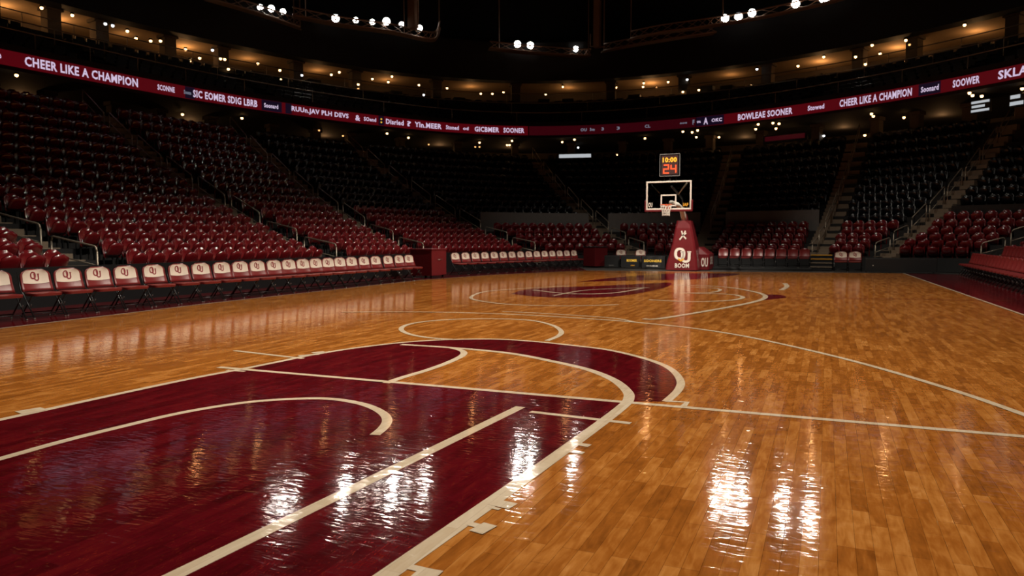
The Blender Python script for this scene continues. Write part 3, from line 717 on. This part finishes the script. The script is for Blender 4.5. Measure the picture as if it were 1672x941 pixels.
def rig(px, z, label, drop=(), w=.5):
    P = [at_z(x, y, z) for x, y in smooth_px(px, 3)]; r = empty('lighting_truss', P[0], 0, label, 'truss'); o = P[0]; P = [p-o for p in P]
    up = Vector((0, 0, .45))
    for k, dz in enumerate((0, .45)):
        MB().tube([p+Vector((0, 0, dz)) for p in P], .07 if k == 0 else .05, 6).build('chord', 'truss', r, True)
    back = [p+Vector((-.35, .5, 0)) for p in P]
    MB().tube(back, .06, 6).build('chord', 'truss', r, True)
    mb = MB()
    for i in range(len(P)-1):
        mb.tube([P[i], P[i+1]+up], .025, 4); mb.tube([P[i]+up, P[i+1]+up*0], .02, 4); mb.tube([P[i], back[i]], .03, 4); mb.tube([P[i], back[i+1]], .02, 4)
    mb.build('lattice', 'truss', r)
    MB().loft([p+Vector((0, 0, -.06)) for p in P], [p+Vector((0, 0, -.06)) for p in back]).build('walkway', 'truss', r)
    for i in drop:
        p = P[min(i, len(P)-1)]; MB().tube([p, (p.x, p.y, 22-z)], .04, 5).build('hanger', 'truss', r)
rig([(478, 24), (560, 40), (640, 51), (690, 62), (712, 62), (718, 46)], 15.0, 'long curved lighting truss under the row of six spotlights', (1, 7, 14))
rig([(330, -6), (400, 14), (450, 30), (490, 44)], 15.0, 'straight lighting truss at top left under three spotlights', (1, 8, 9))
rig([(986, 82), (1040, 72), (1100, 62), (1170, 52)], 15.0, 'dim sloping truss right of the hanging mast', (0,))
rig([(1030, 62), (1080, 52), (1140, 44), (1180, 38), (1240, 28), (1350, 4), (1400, -10)], 15.2, 'dim truss carrying the bright trio of spotlights', (0, 9))
rig([(800, 78), (860, 84), (940, 90), (965, 90)], 15.0, 'faint truss under the pair of bright spotlights', (1, 8))
p = at_z(975, 78, 15); r = empty('hanging_mast', (p.x, p.y, 15), 0, 'dark vertical mast hanging from the roof beside the lone spotlight', 'mast')
MB().box((0, 0, 3.5), (.45, .45, 7)).build('shaft', 'truss', r); MB().tube([(-.5, 0, 1), (-.5, 0, .15), (.6, 0, 0)], .05).build('bracket', 'truss', r, True)
p = at_z(674, 55, 15); r = empty('hanging_mast', (p.x, p.y, 15.3), 0, 'dark vertical mast at the right end of the long curved truss', 'mast')
MB().box((0, 0, 3.35), (.5, .5, 6.7)).build('shaft', 'truss', r); MB().tube([(.4, 0, 0), (.4, 0, 6.6)], .05).build('cable', 'truss', r, True)

# ------------------------------------------------------------------ courtside folding chairs
def folding_chair(white):
    r = empty('folding_chair', (0, 0, -50)); r['category'] = 'folding chair'
    if white: r.scale = (1, 1.2, 1)
    w, h = .47, .43; base = (-.17, .50); tilt = .24
    b = shell(MB(), w, h, base, tilt, .045, .035, 10, 8, .45).build('backrest', 'chair_red', r, True)
    if white:
        def surf(u, v, off):
            hw = w/2*(1-0.05*v) if v < 0.72 else w/2*0.965*math.sqrt(max(0.0, 1-((v-0.72)/0.28)**2*(1-.45**2)))
            return (base[0]-math.sin(tilt)*h*v+.045*u*u-0.025*math.sin(math.pi*v)+off, u*hw, base[1]+math.cos(tilt)*h*v)
        mb = MB(); nu, nv = 12, 8; vs = []
        for j in range(nv+1):
            for i in range(nu+1):
                u = (-1+2*i/nu)*.86; v0 = .33+.07*u*u; v = v0+(.95-v0)*j/nv; vs.append(surf(u, v, .006))
        mb.add(vs, [(j*(nu+1)+i, j*(nu+1)+i+1, (j+1)*(nu+1)+i+1, (j+1)*(nu+1)+i) for j in range(nv) for i in range(nu)])
        wp = mb.build('back_cover', 'chair_white', b, True); wp['label'] = 'cream upper panel of the backrest'
        lv, lf = ou_logo(.15)
        # seen from the front, local +y lies to the viewer's right
        MB().add([surf(-(.5-x)*1.0*.62 if False else (x-.5)*.62, .46+y*.42, .010) for x, y in lv], lf).build('printed_letters', 'logo_red', b)
    s = MB(); n = 16
    pts = []
    for k in range(n):
        a = 2*math.pi*k/n; c, q = math.cos(a), math.sin(a)
        pts.append((.03+.22*math.copysign(abs(c)**.45, c), .23*math.copysign(abs(q)**.45, q)))
    top = [(x, y, .478) for x, y in pts]; mid = [(x*1.0, y, .46) for x, y in pts]; bot = [(x*.97, y*.97, .425) for x, y in pts]
    ins = [(x*.85, y*.88, .486) for x, y in pts]
    s.loft(bot, mid, True); s.loft(mid, top, True); s.loft(top, ins, True); s.add(ins, [tuple(range(n))]); s.add(bot, [tuple(range(n))])
    s.build('seat', 'chair_red', r, True)
    for sy in (-1, 1):
        y = sy*.235
        MB().tube([(-.30, y, .90 if False else .86), (-.20, y, .52), (-.10, y, .44), (.22, y, .02)], .013).build('front_leg', 'tube', r, True)
        MB().tube([(.12, y*.93, .43), (-.27, y*.93, .02)], .013).build('rear_leg', 'tube', r, True)
        MB().tube([(-.02, y*.98, .30), (.09, y*.98, .22), (.13, y*.98, .28)], .006).build('hinge_strut', 'chrome', r, True)
    MB().tube([(.155, -.235, .10), (.155, .235, .10)], .010).build('front_bar', 'tube', r, True)
    MB().tube([(-.20, -.215, .10), (-.20, .215, .10)], .010).build('rear_bar', 'tube', r, True)
    for x, y in ((.22, -.235), (.22, .235), (-.27, -.218), (-.27, .218)): MB().box((x, y, .012), (.04, .03, .024)).build('foot_cap', 'chrome', r)
    return r
pw_, pr_ = folding_chair(True), folding_chair(False)
# front row along the left sideline
XS = [0-58, 2, 68, 121, 170, 215, 261, 302, 338, 372, 402, 430, 457, 481, 504, 525, 545, 564, 583, 603, 622, 642, 660, 676]
CX = -13.72
for i, x in enumerate(XS):
    d = ray(x, 440); t = CX/d.x; y = d.y*t
    lab = 'maroon folding chair with cream printed back, %s in the long sideline row' % ('leftmost' if i == 1 else ORD[max(0, i-1)])
    if i == 0: lab = 'maroon folding chair with cream back just outside the left edge'
    copy_tree(pw_, (CX, y, 0), rad(-6), lab, 'cream-backed chairs of the sideline row')
X2 = [750, 764, 777, 789, 801, 813, 825, 837, 849, 862, 878, 893, 908, 924, 943]
for i, x in enumerate(X2):
    u = i/(len(X2)-1); d = ray(x, 430); a, b = Vector((-14.1, 26.9)), Vector((-11.7, 35.4)); e = b-a
    # meet of the view ray with the row line
    den = d.x*e.y-d.y*e.x; k = (d.x*(-a.y)-d.y*(-a.x))/den; k = (d.y*a.x-d.x*a.y)/den*-1 if False else k
    if i in (0, len(X2)-1): K2 = [k] if i == 0 else K2+[k]
    KS = [(lambda d: (d.y*a.x-d.x*a.y)/(d.x*e.y-d.y*e.x))(ray(xx, 430)) for xx in (X2[0], X2[-1])]
    q = a+e*(KS[0]+(KS[1]-KS[0])*u)
    copy_tree(pw_, (q.x, q.y, 0), rad(-14), 'maroon folding chair with cream back, %s in the row beyond the maroon box' % ORD[i], 'cream-backed chairs of the far sideline row')
# right courtside: two rows
rz = math.pi
riser = MB()
for i in range(27):
    y = 19.0+i*.60; xx = 5.0+.012*(y-19)
    copy_tree(pr_, (xx, y, 0), rz+rad(4), 'dark maroon folding chair, front row by the right sideline, %s from the far end' % ORD[26-i], 'maroon chairs in front by the right sideline')
for i in range(27):
    y = 19.0+i*.60; xx = 6.1+.012*(y-19)
    copy_tree(pr_, (xx, y, .30), rz+rad(4), 'dark maroon folding chair on the riser, %s from the far end' % ORD[26-i], 'maroon chairs on the right riser')
tag(MB().box((6.25, 27, .15), (1.15, 17.0, .3)).build('seating_riser', 'black'), 'black riser under the second row of chairs on the right', 'platform')
# row of maroon chairs in front of the far stand, right of the hoop
for i in range(8):
    x = 1180+i*19.0; d = ray(x, 430); yy = 37.6; t = yy/d.y
    copy_tree(pr_, (d.x*t, yy, .12), rad(-90), 'maroon chair on the far floor row right of the hoop, %s from the hoop' % ORD[i], 'maroon floor chairs right of the hoop')
d0, d1 = ray(1166, 430), ray(1326, 430)
tag(MB().box(((d0.x/d0.y+d1.x/d1.y)*37.6/2, 37.55, .06), ((d1.x/d1.y-d0.x/d0.y)*37.6, 1.0, .12)).build('seating_riser', 'black'), 'low black riser under the maroon floor chairs right of the hoop', 'platform')
for x, lab in ((1373, 'cream-backed folding chair right of the far yellow-edged steps'), (1396, 'cream-backed folding chair second to the right of the far steps'), (1012, 'cream-backed folding chair above the left glowing yellow sign'), (1044, 'cream-backed folding chair left of the hoop base')):
    d = ray(x, 430); yy = 36.6 if x > 1200 else 38.1; t = yy/d.y
    copy_tree(pw_, (d.x*t, yy, 0), rad(-90), lab, 'cream-backed chairs on the far floor')
for pr in (pw_, pr_):
    for c in list(pr.children):
        for g in list(c.children): bpy.data.objects.remove(g)
        bpy.data.objects.remove(c)
    bpy.data.objects.remove(pr)

# ------------------------------------------------------------------ maroon box between the chair rows
q = at_z(718, 456)
r = empty('equipment_box', (-14.25, 25.0, 0), 0, 'maroon padded equipment box between the two rows of cream-backed chairs', 'box')
MB().box((0, 0, .58), (.95, 1.15, .98)).build('body', 'pad', r); MB().box((0, 0, 1.09), (1.0, 1.2, .05)).build('lid', 'pad', r)
mb = MB()
for sx in (-.38, .38):
    for sy in (-.45, .45): mb.box((sx, sy, .045), (.08, .08, .09))
mb.build('casters', 'black_gloss', r); MB().tube([(.49, -.15, .7), (.53, -.15, .7), (.53, .15, .7), (.49, .15, .7)], .012).build('handle', 'chrome', r, True)
r = empty('equipment_box', (-11.3, 37.6, 0), rad(-30), 'small dark red box at the far end of the cream-backed chairs', 'box')
MB().box((0, 0, .55), (.9, .9, 1.0)).build('body', 'pad', r); MB().box((0, 0, 1.07), (.94, .94, .05)).build('lid', 'black_gloss', r)

# ------------------------------------------------------------------ basketball hoop
HX, HY = -6.28, 35.0
r = empty('basketball_hoop', (HX, HY, 0), 0, 'basketball hoop on a tall maroon padded base with glass backboard', 'basketball hoop')
# padded base (front panel tapers and leans)
def prism(sections, n=4):
    mb = MB(); prev = None
    for (x0, x1, y0, y1, z) in sections:
        c = .08; ringp = [(x0+c, y0, z), (x1-c, y0, z), (x1, y0+c, z), (x1, y1-c, z), (x1-c, y1, z), (x0+c, y1, z), (x0, y1-c, z), (x0, y0+c, z)]
        if prev: mb.loft(prev, ringp, True)
        else: mb.add(ringp, [tuple(range(8))])
        prev = ringp
    mb.add(prev, [tuple(range(8))]); return mb
base = prism([(-.78, .72, 0, 1.5, 0.02), (-.76, .70, .0, 1.45, .25), (-.50, .58, .02, 1.2, 1.2), (-.36, .42, .05, .9, 2.0), (-.30, .34, .1, .75, 2.35)]).build('base_padding', 'pad', r)
rear = prism([(.15, 1.10, .9, 2.6, 0.02), (.15, 1.10, .9, 2.6, .75), (.2, .65, 1.1, 2.4, 1.1)]).build('rear_padding', 'pad', r)
sidep = prism([(-.14, .16, .35, .8, 2.3), (-.10, .12, .2, .6, 2.62), (-.07, .09, .15, .5, 2.7)]).build('neck_padding', 'pad', r)
def front_y(z): return -0.012 + (.02*z/1.2 if z < 1.2 else .02+.03*(z-1.2)/.8)
lv, lf = ou_logo(.17)
MB().add([(-.36+x*.78, front_y(.38+y*.62)-.012, .38+y*.68) for x, y in lv], lf).build('base_letters', 'white', base)
v, f = text_tris('BOOM', .03); MB().add([(-.33+a*.66, front_y(.15+b*.2)-.012, .13+b*.21) for a, b in v], f).build('base_lettering', 'white', base)
v, f = stroke2([(.30, .50), (.45, .40), (.62, .50)], .1); MB().add([(-.42+x*.8, front_y(.5)-.02, .0+y*.9+.1) for x, y in v], f).build('yellow_mark', 'yellow', base)
mb = MB()
for a in (([(.1, 0), (.5, .45), (.85, 1)]), ([(.95, .1), (.5, .5), (.35, 1)]), ([(.5, .5), (.95, .75)])):
    v, f = stroke2(a, .17); mb.add([(-.17+x*.36, front_y(1.6)-.02, 1.45+y*.42) for x, y in v], f)
mb.build('base_letters', 'white', base)
mb = MB()
v, f = text_tris('OU', .03); mb.add([(1.108, 1.3+a*.8, .25+b*.4) for a, b in v], f)
mb.build('rear_lettering', 'white', rear)
v, f = text_tris('OU', .03); MB().add([(.74+a*.32, .885, .15+b*.45) for a, b in v], f).build('rear_lettering', 'white', rear)
v, f = text_tris('SOONERS', .03); MB().add([(.70-(a*.27)+.012, .2+.12*b, .45+a*1.35) for a, b in v], f).build('base_lettering', 'white', base)
MB().tube([(0, .45, 2.3), (.0, .1, 2.62), (.05, -.6, 2.85), (.05, -1.6, 3.02), (.05, -3.1, 3.05)], [.13, .13, .12, .1, .1], 10).build('main_arm', 'white', r, True)
MB().tube([(0, .55, 2.3), (.05, -.5, 3.35), (.05, -3.1, 3.75)], .05, 8).build('upper_arm', 'tube', r, True)
BY = -3.4; Z0, Z1_, HWB = 2.73, 3.95, .96
gz = (Z0+Z1_)/2
MB().box((0, BY, gz), (2*HWB-.02, .012, Z1_-Z0-.02)).build('backboard_glass', 'glass', r)
mb = MB(); fw = .065
mb.box((0, BY-.01, Z1_-fw/2), (2*HWB, .05, fw)); mb.box((0, BY-.01, Z0+fw/2), (2*HWB, .05, fw))
mb.box((-HWB+fw/2, BY-.01, gz), (fw, .05, Z1_-Z0-2*fw)); mb.box((HWB-fw/2, BY-.01, gz), (fw, .05, Z1_-Z0-2*fw))
bf = mb.build('backboard_frame', 'white', r)
mb = MB(); sw_, s0, s1 = .33, Z0+.17, Z0+.62
for c, d in (((0, BY-.02, s1), (2*sw_, .02, .05)), ((0, BY-.02, s0), (2*sw_, .02, .05)), ((-sw_+.025, BY-.02, (s0+s1)/2), (.05, .02, s1-s0)), ((sw_-.025, BY-.02, (s0+s1)/2), (.05, .02, s1-s0))): mb.box(c, d)
mb.build('target_square', 'white', bf)
mb = MB()
mb.box((0, BY-.005, Z0-.035), (2*HWB+.1, .09, .09)); mb.box((-HWB-.03, BY-.005, Z0+.2), (.06, .09, .42)); mb.box((HWB+.03, BY-.005, Z0+.2), (.06, .09, .42))
mb.build('edge_padding', 'pad', r)
MB().tube([(-.75, BY+.06, Z1_-.15), (-.35, BY+.25, Z0+.65)], .025, 6).build('brace', 'tube', r, True)
MB().tube([(.75, BY+.06, Z1_-.1), (.35, BY+.25, Z0+.65)], .03, 6).build('brace', 'rail', r, True)
mb = MB(); v, f = text_tris('OU', .03); mb.add([(-.86+a*.18, BY-.03, Z0+.12+b*.2) for a, b in v], f); mb.build('board_lettering', 'white', bf)
mb = MB(); v, f = text_tris('IAF', .03); mb.add([(.62+a*.22, BY-.03, Z0+.14+b*.14) for a, b in v], f); mb.build('board_lettering', 'yellow', bf)
rimz = Z0+.20; RR = .235; rc_ = (-.02, BY-.15-RR-.03)
rim = MB().tube([(rc_[0]+RR*math.cos(2*math.pi*k/20), rc_[1]+RR*math.sin(2*math.pi*k/20), rimz) for k in range(20)], .016, 6, True)
rim.box((rc_[0], BY-.1, rimz-.03), (.2, .2, .03)); rim.box((rc_[0], BY-.03, rimz-.08), (.22, .04, .2))
rim = rim.build('rim', 'orange', r, True)
mb = MB(); nn = 12
prof = [(RR, 0), (RR*.92, -.12), (RR*.72, -.25), (RR*.62, -.36), (RR*.68, -.46)]
for k in range(nn):
    for sgn in (-1, 1):
        pts = []
        for j, (rr_, dz) in enumerate(prof):
            a = 2*math.pi*(k+sgn*j*.5)/nn; pts.append((rc_[0]+rr_*math.cos(a), rc_[1]+rr_*math.sin(a), rimz-.01+dz))
        mb.tube(pts, .011, 4)
mb.build('net', 'net', rim)
# shot clock on the backboard
ck = empty('shot_clock', (HX+.03, HY+BY+.05, 4.0), 0, 'black shot clock reading 10:00 over 24 above the backboard', 'shot clock')
cb_ = MB().box((0, .05, .62), (.84, .2, .92)).build('case', 'black_gloss', ck)
MB().box((0, -.055, .62), (.70, .02, .80)).build('display', 'clock_bg', cb_)
mb = MB(); mb.tube([(0, .06, -.05), (0, .06, .2)], .04); mb.tube([(-.25, .06, -.05), (-.25, .06, .2)], .02); mb.tube([(.25, .06, -.05), (.25, .06, .2)], .02); mb.build('mount', 'tube', ck, True)
mb = MB()
for (a, b) in (((-.42, .16), (.42, .16)), ((-.42, 1.08), (.42, 1.08))): mb.tube([(a[0], -.06, a[1]), (b[0], -.06, b[1])], .015)
for s in (-.42, .42): mb.tube([(s, -.06, .16), (s, -.06, 1.08)], .015)
mb.build('rim_trim', 'wallgrey', cb_)
v, f = text_tris('10:00', .03); MB().add([(-.30+a*.60, -.07, .74+b*.21) for a, b in v], f).build('time_digits', 'clock_y', cb_)
seg = MB(); wd = .05
def digit(strokes, x0, w, z0, h):
    for s in strokes:
        v, f = stroke2(s, wd); seg.add([(x0+x*w if False else x, -.07, z) for x, z in [(x0+0, 0)]*0] + [(x0+vx, -.07, z0+vz) for vx, vz in v], f)
w_, h_ = .20, .34
digit([[(0, h_), (w_, h_)], [(w_, h_+wd/2), (w_, h_/2)], [(w_+wd/2, h_/2), (-wd/2, h_/2)], [(0, h_/2), (0, 0)], [(-wd/2, 0), (w_+wd/2, 0)]], -.25, w_, .29, h_)
digit([[(0, h_), (0, h_/2)], [(-wd/2, h_/2), (w_+wd/2, h_/2)], [(w_, h_), (w_, 0)]], .06, w_, .29, h_)
seg.build('count_digits', 'clock_r', cb_)

# ------------------------------------------------------------------ far floor tables and signs
def far_table(x0, x1, yy, label, letters):
    a, b = ray(x0, 432), ray(x1, 432); xa, xb = a.x/a.y*yy, b.x/b.y*yy; w = xb-xa
    r = empty('courtside_table', ((xa+xb)/2, yy, 0), 0, label, 'table')
    MB().box((0, .3, .62), (w, .6, .04)).build('table_top', 'black_gloss', r)
    pn = MB().box((0, 0, .33), (w, .05, .58)).build('front_panel', 'black', r)
    for s in (-1, 1):
        MB().box((s*(w/2-.06), .5, .3), (.05, .05, .6)).build('leg', 'tube', r)
    for t, u0, u1, z0, z1, m in letters:
        v, f = text_tris(t, .03); MB().add([(w*(u0+(u1-u0)*q), -.035, z0+(z1-z0)*s) for q, s in v], f).build('panel_lettering', m, pn)
far_table(987, 1012, 36.9, 'plain black table at the far left of the tables left of the hoop', [('ooo', -.2, .1, .1, .16, 'wallgrey')])
far_table(1014, 1046, 36.6, 'black table with one small yellow lettered panel left of the hoop', [('BOOMER', -.2, .32, .34, .46, 'led_yellow'), ('ooo', .0, .2, .12, .18, 'yellow')])
far_table(1048, 1086, 36.3, 'black table with wide yellow lettered panel beside the hoop base', [('SOONERS', -.4, .35, .34, .46, 'led_yellow'), ('oooo', -.3, .2, .12, .18, 'white')])
far_table(1413, 1530, 36.1, 'long black table before the far right corner seats', [('o', -.4, -.38, .3, .34, 'white')])
# portable steps
a = ray(1341, 432); yy = 38.2
r = empty('portable_steps', (a.x/a.y*yy, yy, 0), 0, 'short black steps with yellow and tan edges in the far aisle', 'steps')
st = MB()
for k in range(4): st.box((0, -.55+.28*k, .09+.09*k), (.95, .28, .18+.18*k))
st.build('step_body', 'black', r)
for k in range(4): MB().box((0, -.70+.28*k, .17+.18*k), (.95, .025, .05)).build('step_edge', 'yellow' if k > 1 else 'stair', r)
# things hanging over the near barrier: towels
def towel(x, yy, label):
    d = ray(x, 430); t = yy/d.y; r = empty('towel', (d.x*t, yy, .64), 0, label, 'towel')
    mb = MB(); n = 6; a, b = [], []
    pr = [(-.12, -.28), (-.13, -.1), (-.10, .0), (0, .025), (.10, .0), (.13, -.1), (.12, -.22)]
    for u, z in pr: a.append((-.16, u, z)); b.append((.16+.02*math.sin(u*20), u, z))
    mb.loft(a, b); mb.loft([(p[0], p[1]*.8, p[2]-.02) for p in a], [(p[0], p[1]*.8, p[2]-.02) for p in b]); mb.build('towel_cloth', 'white', r, True)

# ------------------------------------------------------------------ lights of the arena, with added fill spots
def spot(loc, target, e, ang, blend, col=(1, .9, .76), size=.22):
    l = bpy.data.lights.new('court_flood_or_fill', 'SPOT'); l.energy = e; l.spot_size = rad(ang); l.spot_blend = blend; l.color = col; l.shadow_soft_size = size
    o = bpy.data.objects.new('court_flood_or_fill', l); COL.objects.link(o); o.location = loc
    o.rotation_euler = (Vector(target)-Vector(loc)).to_track_quat('-Z', 'Y').to_euler(); return o
for (x, y) in ((-8.5, 4), (-8.5, 13), (-8.5, 22), (-8.5, 30), (-0.5, 4), (-0.5, 13), (-0.5, 22), (-0.5, 30)):
    spot((x, y, 19.5), (x, y, 0), 4300, 74, 1.0)
for y in (8, 15, 22, 29):  # added cross fill from both sides, brightens the upright chairs
    spot((5, y, 18), (-11.5, y, 0), 11500, 42, .9)
    spot((-15, y, 18), (1.5, y, 0), 8500, 44, .9)
for sx in (4, -16): spot((sx, 20, 18), (-6.3, 34.8, 1.3), 22000, 15, .8)  # added pair of fill spots that brighten the hoop and its padding
spot((-5, 23, 19), (2.5, 37.8, 1.5), 4200, 34, .9); spot((-7, 23, 19), (-12, 38, 1.5), 3500, 34, .9)  # added fill spots that lift the seats of the far corners
for p, br, R0 in BEAMS:
    spot(p, (-4, 10, 0), (480 if br == 1 else 220) if br else 80, 42, .7, (1, .92, .80), R0)
w = bpy.data.worlds.new('world'); S.world = w; w.use_nodes = True
w.node_tree.nodes['Background'].inputs[0].default_value = (0.6, 0.55, 0.5, 1); w.node_tree.nodes['Background'].inputs[1].default_value = 0.002

S.view_settings.view_transform = 'Standard'; S.view_settings.look = 'None'; S.view_settings.exposure = 0.0; S.view_settings.gamma = 1.0
S.view_settings.use_curve_mapping = False
S.cycles.use_denoising = True
S.cycles.sample_clamp_indirect = 6.0
S.cycles.max_bounces = 6; S.cycles.diffuse_bounces = 2; S.cycles.glossy_bounces = 3; S.cycles.transmission_bounces = 4
